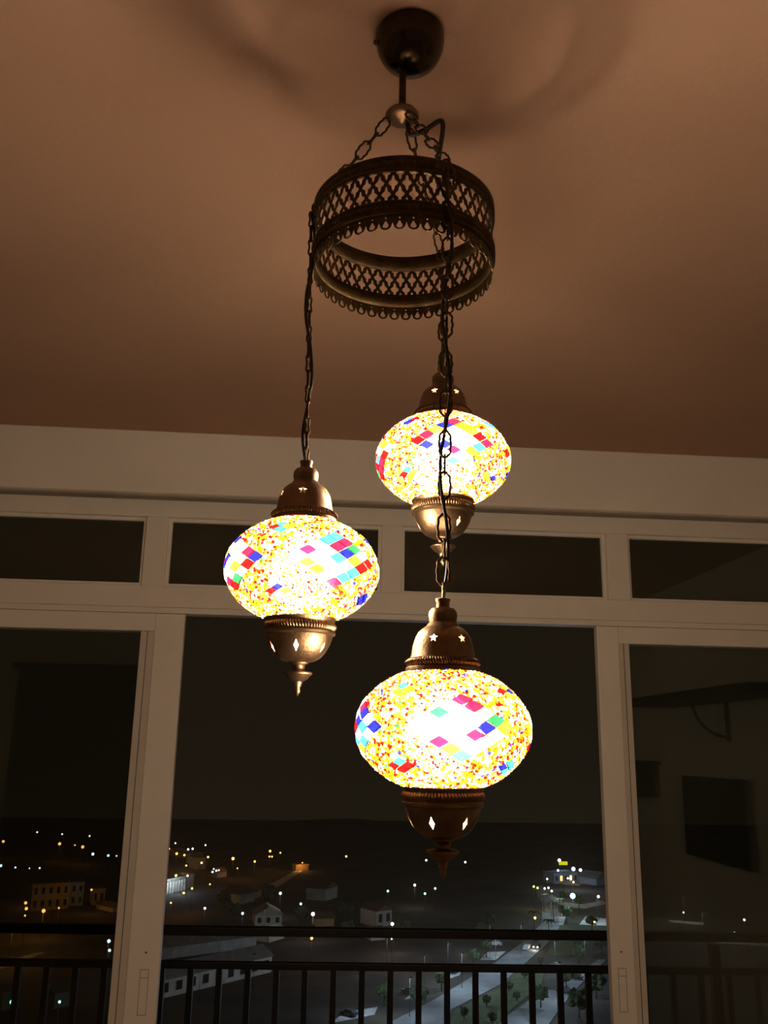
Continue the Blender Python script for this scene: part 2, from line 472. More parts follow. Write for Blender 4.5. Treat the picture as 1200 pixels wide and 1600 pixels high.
# chain links (shared meshes)
def link_mesh(kind):
    pts = []
    n = 42
    for i in range(n):
        t = 2 * PI * i / n
        if kind == 'small':                  # waisted figure-of-eight loop
            x = .0045 * math.sin(t) * (1 - .55 * math.sin(t) ** 6); z = .0125 * math.cos(t)
        else:                                # wide knobbly oval
            x = .0078 * math.sin(t) * (1 - .12 * math.sin(t) ** 8) + .0006 * math.sin(9 * t); z = .0165 * math.cos(t)
        pts.append((x, 0, z))
    bm = tube_bm(pts, .00125 if kind == 'small' else .0016, 6, closed=True)
    me = bpy.data.meshes.new('chain_link'); bm.to_mesh(me); bm.free()
    for p in me.polygons: p.use_smooth = True
    me.materials.append(M['dark_bronze'])
    return me
LINK = {k: link_mesh(k) for k in ('small', 'wide')}
def chain(parent, a, b, spin=0.0, wide=True):
    """hang links from a to b (world); alternates a wide link with a twisted small one"""
    a, b = Vector(a), Vector(b); d = b - a; Ltot = d.length; d.normalize()
    s = 0; k = 0; seq = []
    while s < Ltot:
        kind = 'wide' if (wide and k % 2 == 0) else 'small'
        h = .0165 if kind == 'wide' else .0125
        seq.append((kind, h)); s += 2 * h - .0032; k += 1
    scale = Ltot / s
    q = d.to_track_quat('Z', 'Y'); p = 0; base = parent.location
    for k, (kind, h) in enumerate(seq):
        o = link('chain_link', LINK[kind], None, parent)
        c = a + d * ((p + h - .0016) * scale); p += 2 * h - .0032
        o.location = c - base
        o.rotation_mode = 'QUATERNION'
        o.rotation_quaternion = q @ Matrix.Rotation(spin + (PI / 2 if k % 2 else 0) + R.uniform(-.15, .15), 3, 'Z').to_quaternion()
def cord(parent, pts, r=.0026, name='cord'):
    P = [Vector(p) for p in pts]; out = []
    for i in range(len(P) - 1):              # catmull-rom
        p0, p1, p2, p3 = P[max(i - 1, 0)], P[i], P[i + 1], P[min(i + 2, len(P) - 1)]
        for s in range(6):
            t = s / 6
            out.append(.5 * ((2 * p1) + (p2 - p0) * t + (2 * p0 - 5 * p1 + 4 * p2 - p3) * t * t + (3 * p1 - p0 - 3 * p2 + p3) * t ** 3))
    out.append(P[-1])
    bm = tube_bm([p - parent.location for p in out], r, 8)
    return bm_obj(name, bm, M['cord'], parent, True)

POS = {'front': Vector((.151, .994, 1.7207)), 'left': Vector((-.0094, 1.10, 1.9106)), 'back': Vector((.1833, 1.206, 2.097))}
def rim(pos, out=.006):
    v = Vector((pos.x - AX, pos.y - AY, 0)).normalized()
    return Vector((AX, AY, 0)) + v * (RR + out)
for k, sp in (('left', .9), ('back', .2), ('front', .5)):
    a = rim(POS[k], 0.0); a.z = ZT
    v = (a - HUB); v.z = 0; h0 = HUB + v.normalized() * .020; h0.z -= .004
    chain(ch, h0, a, sp)
    hk = bm_obj('hook', tube_bm([(math.cos(t * PI / 8) * .006, 0, math.sin(t * PI / 8) * .008) for t in range(16)], .0016, 6, closed=True), M['dark_bronze'], ch, True)
    hk.location = Vector((a.x, a.y, ZT - .004)) - ch.location
# stiff supply cable kinked between hub and hoop
cord(ch, [HUB + Vector((.008, 0, -.008)), HUB + Vector((.012, -.004, -.028)), HUB + Vector((.030, -.008, -.024)), HUB + Vector((.050, -.012, -.010)), HUB + Vector((.0565, -.013, -.011)), HUB + Vector((.0565, -.015, -.03)), HUB + Vector((.049, -.03, -.085)), HUB + Vector((.045, -.06, -.15))], .0036, 'supply_cord')

# ------------------------------------------------------------------ mosaic globe lamps
GA, GC = .0935, .0665                       # semi-axes of the glass
ZCAP = .0600
def ell(lon, s):
    """point and normal on the glass; s = height"""
    r = GA * math.sqrt(max(0, 1 - (s / GC) ** 2))
    p = Vector((r * math.cos(lon), r * math.sin(lon), s))
    nrm = Vector((p.x / GA ** 2, p.y / GA ** 2, p.z / GC ** 2)).normalized()
    return p, nrm, r
# arc length along a meridian -> height
MER = [(0.0, 0.0)]
for i in range(1, 400):
    t0, t1 = (i - 1) / 400 * PI / 2, i / 400 * PI / 2
    dl = math.hypot(GA * (math.cos(t0) - math.cos(t1)), GC * (math.sin(t1) - math.sin(t0)))
    MER.append((MER[-1][0] + dl, GC * math.sin(t1)))
def height(arc_):
    s = abs(arc_)
    for (l0, z0), (l1, z1) in zip(MER, MER[1:]):
        if s <= l1: z = z0 + (z1 - z0) * (s - l0) / (l1 - l0); return math.copysign(z, arc_)
    return math.copysign(MER[-1][1], arc_)
def arc_of(z):
    for (l0, z0), (l1, z1) in zip(MER, MER[1:]):
        if abs(z) <= z1: return math.copysign(l0 + (l1 - l0) * (abs(z) - z0) / (z1 - z0), z)
    return math.copysign(MER[-1][0], z)
TW, TH = .0240, .0142                       # rhombus tile
N5 = 5
layout = []                                 # (lon, arc, kind)
for mdl in range(4):
    for i in range(N5):
        for j in range(N5):
            u, v = (i - j) * TW / 2, (i + j - (N5 - 1)) * TH / 2
            z = height(v); r = GA * math.sqrt(1 - (z / GC) ** 2)
            layout.append((mdl * PI / 2 + u / (r * .35 + GA * .65), v, mdl, i, j))
    for sgn in (1, -1):
        for i in range(2):
            for j in range(2):
                u, v = (i - j) * TW * .36, sgn * .0415 + (i + j - 1) * TH * .36
                z = height(v); r = GA * math.sqrt(1 - (z / GC) ** 2)
                layout.append((mdl * PI / 2 + PI / 4 + u / r, v, 10 + mdl * 2 + (sgn > 0), i, j))
def tile_mesh(colour, s):
    me = bpy.data.meshes.new('tile'); g = .0007; w, h, t = TW / 2 * s - g * 1.6, TH / 2 * s - g, .0021
    b = .93
    vs = [(w, 0, -.001), (0, h, -.001), (-w, 0, -.001), (0, -h, -.001), (w, 0, t * .7), (0, h, t * .7), (-w, 0, t * .7), (0, -h, t * .7), (w * b, 0, t), (0, h * b, t), (-w * b, 0, t), (0, -h * b, t)]
    fs = [(8, 9, 10, 11)]
    for q in range(4): fs += [(q, (q + 1) % 4, 4 + (q + 1) % 4, 4 + q), (4 + q, 4 + (q + 1) % 4, 8 + (q + 1) % 4, 8 + q)]
    me.from_pydata(vs, [], fs); me.materials.append(M['tile_' + colour]); return me
TM = {(c, s): tile_mesh(c, s) for c in TILES for s in (1.0, .72)}

# bead layer (shared by the lamps): thousands of tiny glass seeds set between the tiles
def in_tiles(lon, arc_, r):
    rr = r * .35 + GA * .65
    d = (lon + PI / 4) % (PI / 2) - PI / 4
    if abs(d * rr) / (N5 * TW / 2 + .001) + abs(arc_) / (N5 * TH / 2 + .001) < 1.0: return True
    d2 = lon % (PI / 2) - PI / 4
    return abs(d2 * r) / (TW * .72 + .001) + abs(abs(arc_) - .0415) / (TH * .72 + .001) < 1.0
PAL = [((.95, .88, .72), 24), ((.80, .36, .005), 26), ((.34, .105, .002), 22), ((.22, .003, .002), 15), ((.36, .045, .002), 9), ((.015, .02, .40), 2.2), ((.03, .25, .06), 1.5), ((.55, .50, .42), 6), ((.35, .62, .7), 1.5)]
pool = [c for c, w in PAL for _ in range(int(w * 10))]
V, FC, BC = [], [], []
NB = 8200; gold = PI * (3 - math.sqrt(5))
amax = arc_of(ZCAP)
# rows of equal arc, spaced like seed beads
a_ = -amax
step = .0036
while a_ < amax:
    z0 = height(a_); r0 = GA * math.sqrt(max(0, 1 - (z0 / GC) ** 2)); nrow = int(2 * PI * r0 / step)
    off = R.random()
    for i in range(nrow):
        lon = 2 * PI * (i + off + R.uniform(-.3, .3)) / nrow; av = a_ + R.uniform(-.3, .3) * step
        z = height(max(-amax, min(amax, av))); p, nrm, r = ell(lon, z)
        if in_tiles(lon, av, r): continue
        br = R.uniform(.0014, .00225); hgt = br * R.uniform(.7, 1.1)
        tx = Vector((-math.sin(lon), math.cos(lon), 0)); ty = nrm.cross(tx)
        c = R.choice(pool); k = R.uniform(.8, 1.1); c = tuple(min(1, q * k) for q in c)
        b0 = len(V); sx = R.uniform(.85, 1.2); ph = R.random()
        for ring, (rr, hh) in enumerate(((1.0, -.0004 / hgt), (.86, .5))):
            for q in range(6):
                t = 2 * PI * (q / 6 + ph)
                V.append(p + tx * math.cos(t) * rr * br * sx + ty * math.sin(t) * rr * br + nrm * hh * hgt)
        V.append(p + nrm * hgt)
        for q in range(6):
            w = (q + 1) % 6
            FC.append((b0 + q, b0 + w, b0 + 6 + w, b0 + 6 + q)); FC.append((b0 + 6 + q, b0 + 6 + w, b0 + 12))
        BC += [c] * 13
    a_ += step * .92
bead_me = bpy.data.meshes.new('bead_layer'); bead_me.from_pydata(V, [], FC)
at_ = bead_me.color_attributes.new('bead_color', 'FLOAT_COLOR', 'POINT')
at_.data.foreach_set('color', [q for c in BC for q in (c[0], c[1], c[2], 1.0)])
bead_me.materials.append(M['beads'])
for p in bead_me.polygons: p.use_smooth = True

# glass shell, open under the caps
gp = []
for i in range(25):
    z = -ZCAP + 2 * ZCAP * i / 24; gp.append((GA * math.sqrt(1 - (z / GC) ** 2), z))
gb = lathe_bm(gp, 72); bmesh.ops.recalc_face_normals(gb, faces=gb.faces[:])
glass_me = bpy.data.meshes.new('glass_globe'); gb.to_mesh(glass_me); gb.free(); glass_me.materials.append(M['grout'])
for p in glass_me.polygons: p.use_smooth = True

def thick(profile, t):
    """outer profile top->bottom turned into a closed sheet-metal section"""
    inner = [(max(.0008, r - t), z) for r, z in profile]
    return profile + inner[::-1]
def cut(name, profile, cutter_bms, seg=72):
    bm = lathe_bm(profile, seg, closed=True); bmesh.ops.recalc_face_normals(bm, faces=bm.faces[:])
    me = bpy.data.meshes.new(name); bm.to_mesh(me); bm.free()
    o = bpy.data.objects.new(name, me); COL.objects.link(o)
    cm = bpy.data.meshes.new('cutter'); cb_ = bmesh.new()
    for poly, mtx in cutter_bms:
        lo = [cb_.verts.new(mtx @ Vector((x, y, -.012))) for x, y in poly]; hi = [cb_.verts.new(mtx @ Vector((x, y, .012))) for x, y in poly]
        cb_.faces.new(lo[::-1]); cb_.faces.new(hi)
        for i in range(len(poly)): j = (i + 1) % len(poly); cb_.faces.new((lo[i], lo[j], hi[j], hi[i]))
    bmesh.ops.recalc_face_normals(cb_, faces=cb_.faces[:]); cb_.to_mesh(cm); cb_.free()
    co = bpy.data.objects.new('cutter', cm); COL.objects.link(co)
    md = o.modifiers.new('b', 'BOOLEAN'); md.operation = 'DIFFERENCE'; md.solver = 'EXACT'; md.object = co
    dg = bpy.context.evaluated_depsgraph_get()
    res = bpy.data.meshes.new_from_object(o.evaluated_get(dg)); res.name = name
    bpy.data.objects.remove(o); bpy.data.objects.remove(co); bpy.data.meshes.remove(me); bpy.data.meshes.remove(cm)
    for p in res.polygons: p.use_smooth = True
    try: res.set_sharp_from_angle(angle=math.radians(38))
    except Exception: pass
    return res
star = [((.0052 if i % 2 == 0 else .0023) * math.cos(PI / 2 + i * PI / 5), (.0052 if i % 2 == 0 else .0023) * math.sin(PI / 2 + i * PI / 5)) for i in range(10)]
leafp = [(0, .0078), (.0016, .003), (.0030, 0), (.0016, -.003), (0, -.0078), (-.0016, -.003), (-.0030, 0), (-.0016, .003)]
def hole_m(lon, r, z, tilt):
    n_ = Vector((math.cos(lon) * math.cos(tilt), math.sin(lon) * math.cos(tilt), math.sin(tilt)))
    t = Vector((-math.sin(lon), math.cos(lon), 0)); u = n_.cross(t)
    mm = Matrix.Identity(4)
    for i in range(3): mm[i][0] = t[i]; mm[i][1] = u[i]; mm[i][2] = n_[i]
    mm.translation = Vector((r * math.cos(lon), r * math.sin(lon), z)); return mm
cap_pr = [(.0072, .1430), (.0084, .1425), (.0084, .1405), (.0075, .1390), (.0075, .1325), (.0130, .1315), (.0155, .1280), (.0162, .1235), (.0155, .1185), (.0150, .1155), (.0172, .1140), (.0180, .1120), (.0225, .1090), (.0275, .1045), (.0315, .0975), (.0338, .0890), (.0352, .0800), (.0365, .0760), (.0385, .0750), (.0388, .0665), (.0408, .0655), (.0420, .0600), (.0415, .0585)]
CAP = cut('cap', thick(cap_pr, .0011), [(star, hole_m(k * PI / 3 + 1.25, .0315, .0955, .55)) for k in range(6)])
CAP.materials.append(M['bronze'])
cup_pr = [(.0435, -.0585), (.0442, -.0605), (.0430, -.0625), (.0420, -.0640), (.0420, -.0755), (.0438, -.0765), (.0436, -.0790), (.0405, -.0810), (.0395, -.0850), (.0370, -.0920), (.0325, -.1000), (.0265, -.1070), (.0195, -.1110), (.0130, -.1125), (.0112, -.1130)]
CUP = cut('cup', thick(cup_pr, .0011), [(leafp, hole_m(k * PI / 3 + .2, .0350, -.0955, -.50)) for k in range(6)])
CUP.materials.append(M['bronze'])
def shared(name, bm, mat, smooth=True):
    me = bpy.data.meshes.new(name); bmesh.ops.recalc_face_normals(bm, faces=bm.faces[:]); bm.to_mesh(me); bm.free(); me.materials.append(M[mat])
    for p in me.polygons: p.use_smooth = smooth
    return me
FIN = shared('finial', lathe_bm([(0, -.1120), (.0120, -.1122), (.0125, -.1140), (.0085, -.1150), (.0075, -.1215), (.0085, -.1230), (.0165, -.1240), (.0178, -.1258), (.0160, -.1275), (.0120, -.1320), (.0072, -.1350), (.0050, -.1362), (.0062, -.1380), (.0040, -.1392), (.0050, -.1408), (.0034, -.1420), (.0034, -.1450), (.0042, -.1470), (.0028, -.1490), (.0014, -.1520), (0, -.1530)], 32), 'bronze')
ROPE_T = shared('rope_moulding', rope_bm(.0383, .0707, .0085, .0042, 84, 6), 'bronze')
ROPE_B = shared('rope_moulding', rope_bm(.0415, -.0697, .0105, .0040, 76, 6), 'bronze')
bb = lathe_bm([(0, .046), (.012, .046), (.0135, .040)] + [(.042 * math.sin(t_ * PI / 20), -.006 + .042 * math.cos(t_ * PI / 20)) for t_ in range(3, 20)] + [(0, -.048)], 32)
BULBM = shared('bulb', bb, 'bulb')
HOLD = shared('bulb_holder', lathe_bm([(0, .0460), (.0145, .0460), (.0150, .075), (.010, .085), (.004, .13), (0, .13)], 24), 'black')

def mosaic(seed):
    r = random.Random(seed); names = {}
    bases = [['white', 'sky', 'white', 'white'], ['white', 'yellow', 'white', 'sky']]
    for key in {(l[2]) for l in layout}:
        base = r.choice(bases)
        for i in range(5):
            for j in range(5):
                q = r.random()
                if key < 10:
                    ring = max(abs(i - 2), abs(j - 2))
                    if ring == 2: c = r.choice(['crimson', 'white', 'yellow', 'turquoise', 'white', 'red', 'blue', 'green', 'yellow', 'white'])
                    elif ring == 1: c = r.choice(['white', 'turquoise', 'white', 'crimson', 'yellow', 'blue', 'sky', 'white'])
                    else: c = r.choice(['white', 'sky'])
                    if (i == j) and q < .3: c = 'red'
                else: c = r.choice(['yellow', 'blue', 'red', 'turquoise', 'white', 'amber', 'red', 'blue'])
                names[(key, i, j)] = c
    return names

def lamp(which, label, lon0, seed, chain_spin, over={}):
    pos = POS[which]
    g = empty('mosaic_pendant_lamp', pos); tag(g, label, 'pendant lamp', 'mosaic globe lamps of the chandelier')
    for me in (CAP, CUP):
        o = link(me.name.split('.')[0], me, None, g); o.rotation_euler.z = lon0 + .3
        link('rope_moulding', ROPE_T if me is CAP else ROPE_B, None, o)
    link('finial', FIN, None, g); link('bulb', BULBM, None, g); link('bulb_holder', HOLD, None, g)
    gl = link('glass_globe', glass_me, None, g); gl.rotation_euler.z = lon0
    bd = link('bead_layer', bead_me, None, gl); bd['kind'] = 'stuff'
    names = mosaic(seed); names.update(over)
    for lon, v, key, i, j in layout:
        p, nrm, r = ell(lon, height(v))
        o = link('tile', TM[(names[(key, i, j)], 1.0 if key < 10 else .72)], None, gl)
        tx = Vector((-math.sin(lon), math.cos(lon), 0)); ty = nrm.cross(tx)
        mm = Matrix.Identity(4)
        for a in range(3): mm[a][0] = tx[a]; mm[a][1] = ty[a]; mm[a][2] = nrm[a]
        mm.translation = p + nrm * .0003
        o.matrix_local = mm
    top = rim(pos, .007); top.z = ZT - .012; bot = pos + Vector((0, 0, .1385))
    chain(g, top, bot, chain_spin, which == 'back' or which == 'front')
    pts = []; nseg = max(4, int((top - bot).length / .04))
    for i in range(nseg + 1):
        f = i / nseg; c = top.lerp(bot, f); amp = .0052 * math.sin(PI * min(1, f * 1.0 + .02)) if f > 0 else 0
        pts.append(c + Vector((math.cos(i * 1.35 + seed) * .0055, math.sin(i * 1.35 + seed) * .0055, 0)) * (0.25 if i in (0, nseg) else 1))
    cord(g, pts, .0021)
    return g
def panel(*rows):
    """tile colours of the panel facing the room: one string per diagonal row"""
    return {(0, i, j): c for j, row in enumerate(rows) for i, c in enumerate(row.split())}
FACE = -PI / 2                               # medallion 0 toward the camera
lamp('front', 'largest looking, lowest multicoloured mosaic glass globe lamp, hanging nearest the camera', FACE + math.radians(12.5) + math.atan2(-.151, .994) * 1, 3, 0.3,
     panel('turquoise white white white yellow', 'yellow white crimson blue green', 'crimson white white white white', 'white white white white crimson', 'white sky green white crimson'))
lamp('left', 'mosaic glass globe lamp at left, hanging alone on its own thin chain', FACE + math.radians(26), 11, 1.2,
     panel('crimson turquoise turquoise red red', 'white white white yellow white', 'amber white turquoise blue green', 'yellow white white crimson crimson', 'white crimson white turquoise turquoise'))
lamp('back', 'highest and smallest looking mosaic glass globe lamp, behind the long front chain', FACE + math.radians(9) - .15, 22, 0.1,
     panel('turquoise white yellow turquoise crimson', 'white crimson white sky red', 'white blue white sky yellow', 'blue white white white amber', 'red crimson yellow blue crimson'))

# ================================================================== THE TOWN BELOW, AT NIGHT
GZ = -60.0                                   # the flat stands on a high floor
def G(px, py, h=0.0): return on_z(px, py, GZ + h)
M['earth'] = surf('dark_earth', (0.055, 0.043, 0.030), 0.95, vary=0.85, scale=0.05)
M['grass'] = surf('night_grass', (0.075, 0.10, 0.03), 0.95, vary=0.35, scale=0.3)
M['asphalt'] = surf('asphalt', (0.20, 0.21, 0.21), 0.8, vary=0.25, scale=0.25)
M['paving'] = surf('pale_paving', (0.50, 0.50, 0.48), 0.85, vary=0.3, scale=0.3)
M['render_w'] = surf('pale_render', (0.55, 0.50, 0.42), 0.9, vary=0.15, scale=0.5)
M['render_o'] = surf('ochre_render', (0.52, 0.33, 0.14), 0.9, vary=0.15, scale=0.5)
M['render_b'] = surf('grey_blue_render', (0.36, 0.40, 0.50), 0.9, vary=0.15, scale=0.5)
M['render_g'] = surf('grey_render', (0.42, 0.43, 0.40), 0.9, vary=0.2, scale=0.4)
M['roof'] = surf('clay_roof', (0.16, 0.085, 0.055), 0.9, vary=0.3, scale=1.0)
M['roof_g'] = surf('grey_sheet_roof', (0.24, 0.23, 0.21), 0.8, vary=0.25, scale=0.6)
M['pane_dark'] = surf('dark_window', (0.02, 0.02, 0.022), 0.15)
M['bark'] = surf('bark', (0.06, 0.045, 0.03), 0.95, vary=0.3, scale=2)
M['leaf'] = surf('night_leaves', (0.045, 0.065, 0.022), 0.9, vary=0.5, scale=1.5)
M['car_w'] = surf('white_car_paint', (0.60, 0.61, 0.62), 0.3)
M['car_d'] = surf('dark_car_paint', (0.05, 0.055, 0.065), 0.3)
M['tyre'] = surf('tyre', (0.015, 0.015, 0.015), 0.9)
M['pole'] = surf('galvanised_pole', (0.03, 0.03, 0.03), 0.8)
LC = {'amber': (1.0, .44, .09), 'white': (1.0, .90, .76), 'cool': (.62, .80, 1.0), 'cyan': (.45, 1.0, .86), 'yellow': (1.0, .84, .16), 'pink': (1.0, .82, .80)}
for k, c in LC.items():
    M['lamp_' + k] = glow('lantern_' + k, c, 4.5, sample=False)

bm = bmesh.new()
vs = [bm.verts.new(p) for p in ((-420, 40, GZ), (420, 40, GZ), (560, 700, GZ), (-560, 700, GZ))]
bm.faces.new(vs)
tag(bm_obj('terrain', bm, M['earth']), kind='structure')
hb = bmesh.new(); grid = []
for iy in range(7):
    row = []
    for ix in range(61):
        x = -620 + ix * 1240 / 60; y = 690 + iy * 22
        k = math.sin(PI * iy / 6)
        row.append(hb.verts.new((x, y, GZ - .5 + k * .3 * (9 + 6 * math.sin(x * .013 + 1) + 4 * math.sin(x * .041) + 2 * math.sin(x * .11 + iy)))))
    grid.append(row)
for iy in range(6):
    for ix in range(60): hb.faces.new((grid[iy][ix], grid[iy][ix + 1], grid[iy + 1][ix + 1], grid[iy + 1][ix]))
tag(bm_obj('far_hills', hb, M['earth'], None, True), kind='structure')
def slab(name, pix, mat, lift):
    """paved or planted area laid on the ground from its outline, with a real kerb height"""
    bm = bmesh.new()
    top = [bm.verts.new(G(x, y) + Vector((0, 0, lift))) for x, y in pix]
    low = [bm.verts.new(v.co - Vector((0, 0, lift + .1))) for v in top]
    bm.faces.new(top)
    for i in range(len(top)): j = (i + 1) % len(top); bm.faces.new((top[i], top[j], low[j], low[i]))
    bmesh.ops.triangulate(bm, faces=[f for f in bm.faces if len(f.verts) > 4])
    return tag(bm_obj(name, bm, M[mat]), kind='structure')
slab('boulevard', [(540, 1630), (690, 1630), (705, 1578), (780, 1540), (818, 1508), (852, 1478), (874, 1450), (872, 1415), (848, 1384), (832, 1384), (848, 1412), (846, 1444), (815, 1474), (770, 1507), (680, 1562), (610, 1598)], 'asphalt', .15)
slab('side_road', [(745, 1640), (790, 1590), (850, 1547), (868, 1548), (905, 1520), (935, 1500), (948, 1500), (915, 1530), (880, 1570), (830, 1640)], 'asphalt', .15)
slab('median', [(690, 1628), (712, 1580), (785, 1543), (822, 1510), (852, 1512), (846, 1540), (786, 1588), (742, 1638)], 'grass', .25)
slab('lawn', [(853, 1492), (880, 1458), (905, 1458), (893, 1495)], 'grass', .25)
for pix in ([(688, 1530), (722, 1514), (718, 1524), (694, 1533)], [(632, 1562), (652, 1546), (664, 1548), (646, 1560)], [(515, 1600), (540, 1582), (590, 1574), (585, 1586)],
            [(862, 1518), (876, 1507), (888, 1512), (878, 1526)], [(898, 1528), (912, 1520), (935, 1520), (930, 1532)], [(858, 1560), (880, 1545), (892, 1552), (872, 1572)],
            [(815, 1604), (830, 1586), (842, 1590), (838, 1608)], [(750, 1500), (762, 1488), (790, 1487), (775, 1500)], [(855, 1445), (865, 1425), (885, 1428), (880, 1446)], [(905, 1445), (915, 1432), (948, 1436), (948, 1447)]):
    slab('parking_apron', pix, 'paving', .12)
slab('upper_plaza', [(858, 1372), (878, 1358), (905, 1360), (930, 1372), (905, 1384), (880, 1382)], 'paving', .3)
slab('ring_road', [(862, 1398), (880, 1410), (910, 1414), (940, 1408), (950, 1412), (915, 1420), (880, 1417), (856, 1402)], 'paving', .2)
slab('back_road', [(395, 1398), (470, 1356), (478, 1358), (425, 1392), (400, 1404)], 'paving', .15)
slab('coast_road', [(1010, 1462), (1190, 1474), (1230, 1478), (1230, 1480), (1185, 1478), (1010, 1466)], 'paving', .15)
slab('far_road', [(1045, 1438), (1100, 1442), (1100, 1446), (1045, 1441)], 'paving', .15)
slab('town_street', [(-20, 1512), (60, 1488), (70, 1490), (0, 1515), (-20, 1520)], 'asphalt', .15)

# ---- street lamps
WATTS = 0.45
def lamp_meshes(hgt):
    pole = shared('pole', lathe_bm([(0, 0), (.07, 0), (.04, hgt), (0, hgt)], 8), 'pole')
    return pole
POLE = lamp_meshes(8.0)
LANT = {}
def lantern_mesh(col, r):
    if (col, r) not in LANT:
        b_ = bmesh.new(); bmesh.ops.create_icosphere(b_, subdivisions=2, radius=r)
        LANT[(col, r)] = shared('lantern', b_, 'lamp_' + col)
    return LANT[(col, r)]
ARM = shared('arm', tube_bm([(0, 0, -.3), (0, -.3, .1), (0, -1.2, .2), (0, -1.6, .12)], .045, 6), 'pole')
HOODM = shared('hood', lathe_bm([(0, .22), (.25, .16), (.5, .02), (.5, -.03), (.46, -.03), (.22, .10), (0, .16)], 12), 'pole')
def point_light(parent, loc, col, watts, r=.25):
    ld = bpy.data.lights.new('lamp_light', 'POINT'); ld.energy = watts * WATTS; ld.color = LC[col]; ld.shadow_soft_size = r
    o = bpy.data.objects.new('lamp_light', ld); COL.objects.link(o); o.parent = parent; o.location = loc
def street_lamp(px, py, col, label, group, size=1.0, watts=0):
    head = G(px, py, 8.2); dist = (head - EYE).length
    r = .0011 * dist * size
    t = empty('street_lamp', (head.x, head.y, GZ)); tag(t, label, 'street lamp', group)
    link('pole', POLE, None, t)
    link('lantern', lantern_mesh(col, round(r, 1)), None, t).location = (0, 0, 8.0 + round(r, 1) * .9)
    if watts: point_light(t, (0, -1.2, 7.6), col, watts)
    return t
LA = 'amber street lamp among the farthest lights behind the left door pane'
for x, y, sz, w in ((5, 1316, 1.1, 900), (93, 1320, 1.4, 1500), (117, 1321, .7, 0), (129, 1325, 1.3, 1200)): street_lamp(x, y, 'amber', LA, 'far amber lamps left', sz, w)
for x, y in ((58, 1301), (97, 1304), (140, 1307)): street_lamp(x, y, 'white', 'pale street lamp in the topmost row of lights behind left door pane', 'topmost pale lamps left', .8)
for x, y, sz in ((145, 1336, 1.2), (169, 1338, 1.2), (182, 1338, .7)): street_lamp(x, y, 'cool', 'bluish lamp beside the left door stile under the farthest amber lights', 'blue lamps by left stile', sz)
for x, y, sz in ((1, 1354, 1.1), (24, 1356, .9), (46, 1357, .6), (62, 1357, .8)): street_lamp(x, y, 'cool', 'dim bluish lamp in the level row near the left picture edge', 'blue row left', sz)
street_lamp(51, 1381, 'amber', 'amber lamp above the long ochre facade at left', None, .9, 2500)
for x, y, sz, w in ((40, 1412, 1.2, 1800), (41, 1421, 1.2, 0), (39, 1431, .8, 0)): street_lamp(x, y, 'amber', 'bright amber lamp in the upright trio left of the ochre facade', 'amber trio left', sz, w)
street_lamp(68, 1425, 'amber', 'large bright amber lamp in front of the long ochre facade', None, 1.5, 3500)
street_lamp(92, 1419, 'amber', 'small amber lamp in front of the grey-blue house', None, .8, 900)
street_lamp(143, 1391, 'amber', 'amber lamp beside the small square ochre house', None, .9, 2500)
street_lamp(170, 1472, 'cool', 'upper of two bright cool lamps close to left door stile', None, 1.5, 500)
street_lamp(171, 1486, 'cool', 'lower of two bright cool lamps close to left door stile', None, 1.3, 500)
street_lamp(18, 1567, 'cyan', 'greenish lamp on the pale wall at the bottom left corner', None, 1.4, 160)
street_lamp(93, 1566, 'cyan', 'greenish lamp beside the hedge at bottom left, second from edge', None, 1.2, 130)
for x, y, sz, w in ((264, 1327, .9, 1000), (276, 1335, 1.1, 1200), (288, 1337, .9, 0), (325, 1340, .9, 700), (315, 1349, .9, 0), (291, 1353, .9, 500), (300, 1389, .9, 500), (287, 1396, .9, 700), (267, 1411, .8, 400), (328, 1382, .7, 300)):
    street_lamp(x, y, 'amber', 'amber street lamp scattered in town just right of left door post', 'amber lamps by left post', sz, w)
for x, y, sz in ((274, 1318, .7), (294, 1328, .8), (301, 1327, .8), (321, 1321, .7), (293, 1369, .8), (334, 1358, .7), (338, 1361, .9), (342, 1360, .7), (332, 1363, .8)):
    street_lamp(x, y, 'white', 'small white lamp scattered in town just right of left door post', 'white lamps by left post', sz)
street_lamp(275, 1369, 'yellow', 'single greenish yellow lamp over the bright colonnade', None, 1.2, 600)
street_lamp(364, 1343, 'amber', 'large lone amber lamp on the hillside right of the left town cluster', None, 1.3, 900)
for x, y, sz, w in ((398, 1347, 1.0, 700), (371, 1357, .7, 300), (421, 1339, .8, 600), (425, 1339, .8, 0), (422, 1331, 1.0, 500), (438, 1333, .7, 0)):
    street_lamp(x, y, 'amber', 'amber lamp along the rising road left of the dark centre', 'amber lamps on rising road', sz, w)
street_lamp(320, 1420, 'cool', 'white lamp in the dark yard left of the gabled house', None, 1.0, 350)
street_lamp(379, 1428, 'cool', 'white lamp nearest the left gable end of the gabled house', None, 1.1, 400)
street_lamp(438, 1397, 'white', 'white lamp shining on a wall above the gabled house', None, 1.2, 700)
street_lamp(470, 1413, 'cyan', 'turquoise lamp above the bright white lamp behind the handrail', None, 1.1, 250)
street_lamp(489, 1430, 'pink', 'bright white lamp just above handrail, left of centre', None, 1.6, 1200)
street_lamp(487, 1467, 'amber', 'warm lamp glowing just below the handrail, left of centre', None, 1.4, 500)
street_lamp(541, 1339, 'amber', 'lone high warm lamp under the left globe finial, in empty dark', None, 1.0)
street_lamp(666, 1345, 'white', 'pale lamp in empty dark under the front globe lamp', None, .9)
street_lamp(727, 1348, 'white', 'pale lamp in empty dark, right of the front globe finial', None, 1.0)
street_lamp(648, 1384, 'white', 'white lamp in the middle of four above the embankment', None, 1.2, 1200)
for x, y in ((606, 1393), (680, 1389), (664, 1397)): street_lamp(x, y, 'cyan', 'small turquoise lamp around the white lamp in the centre field', 'turquoise lamps in the field', .9, 120)
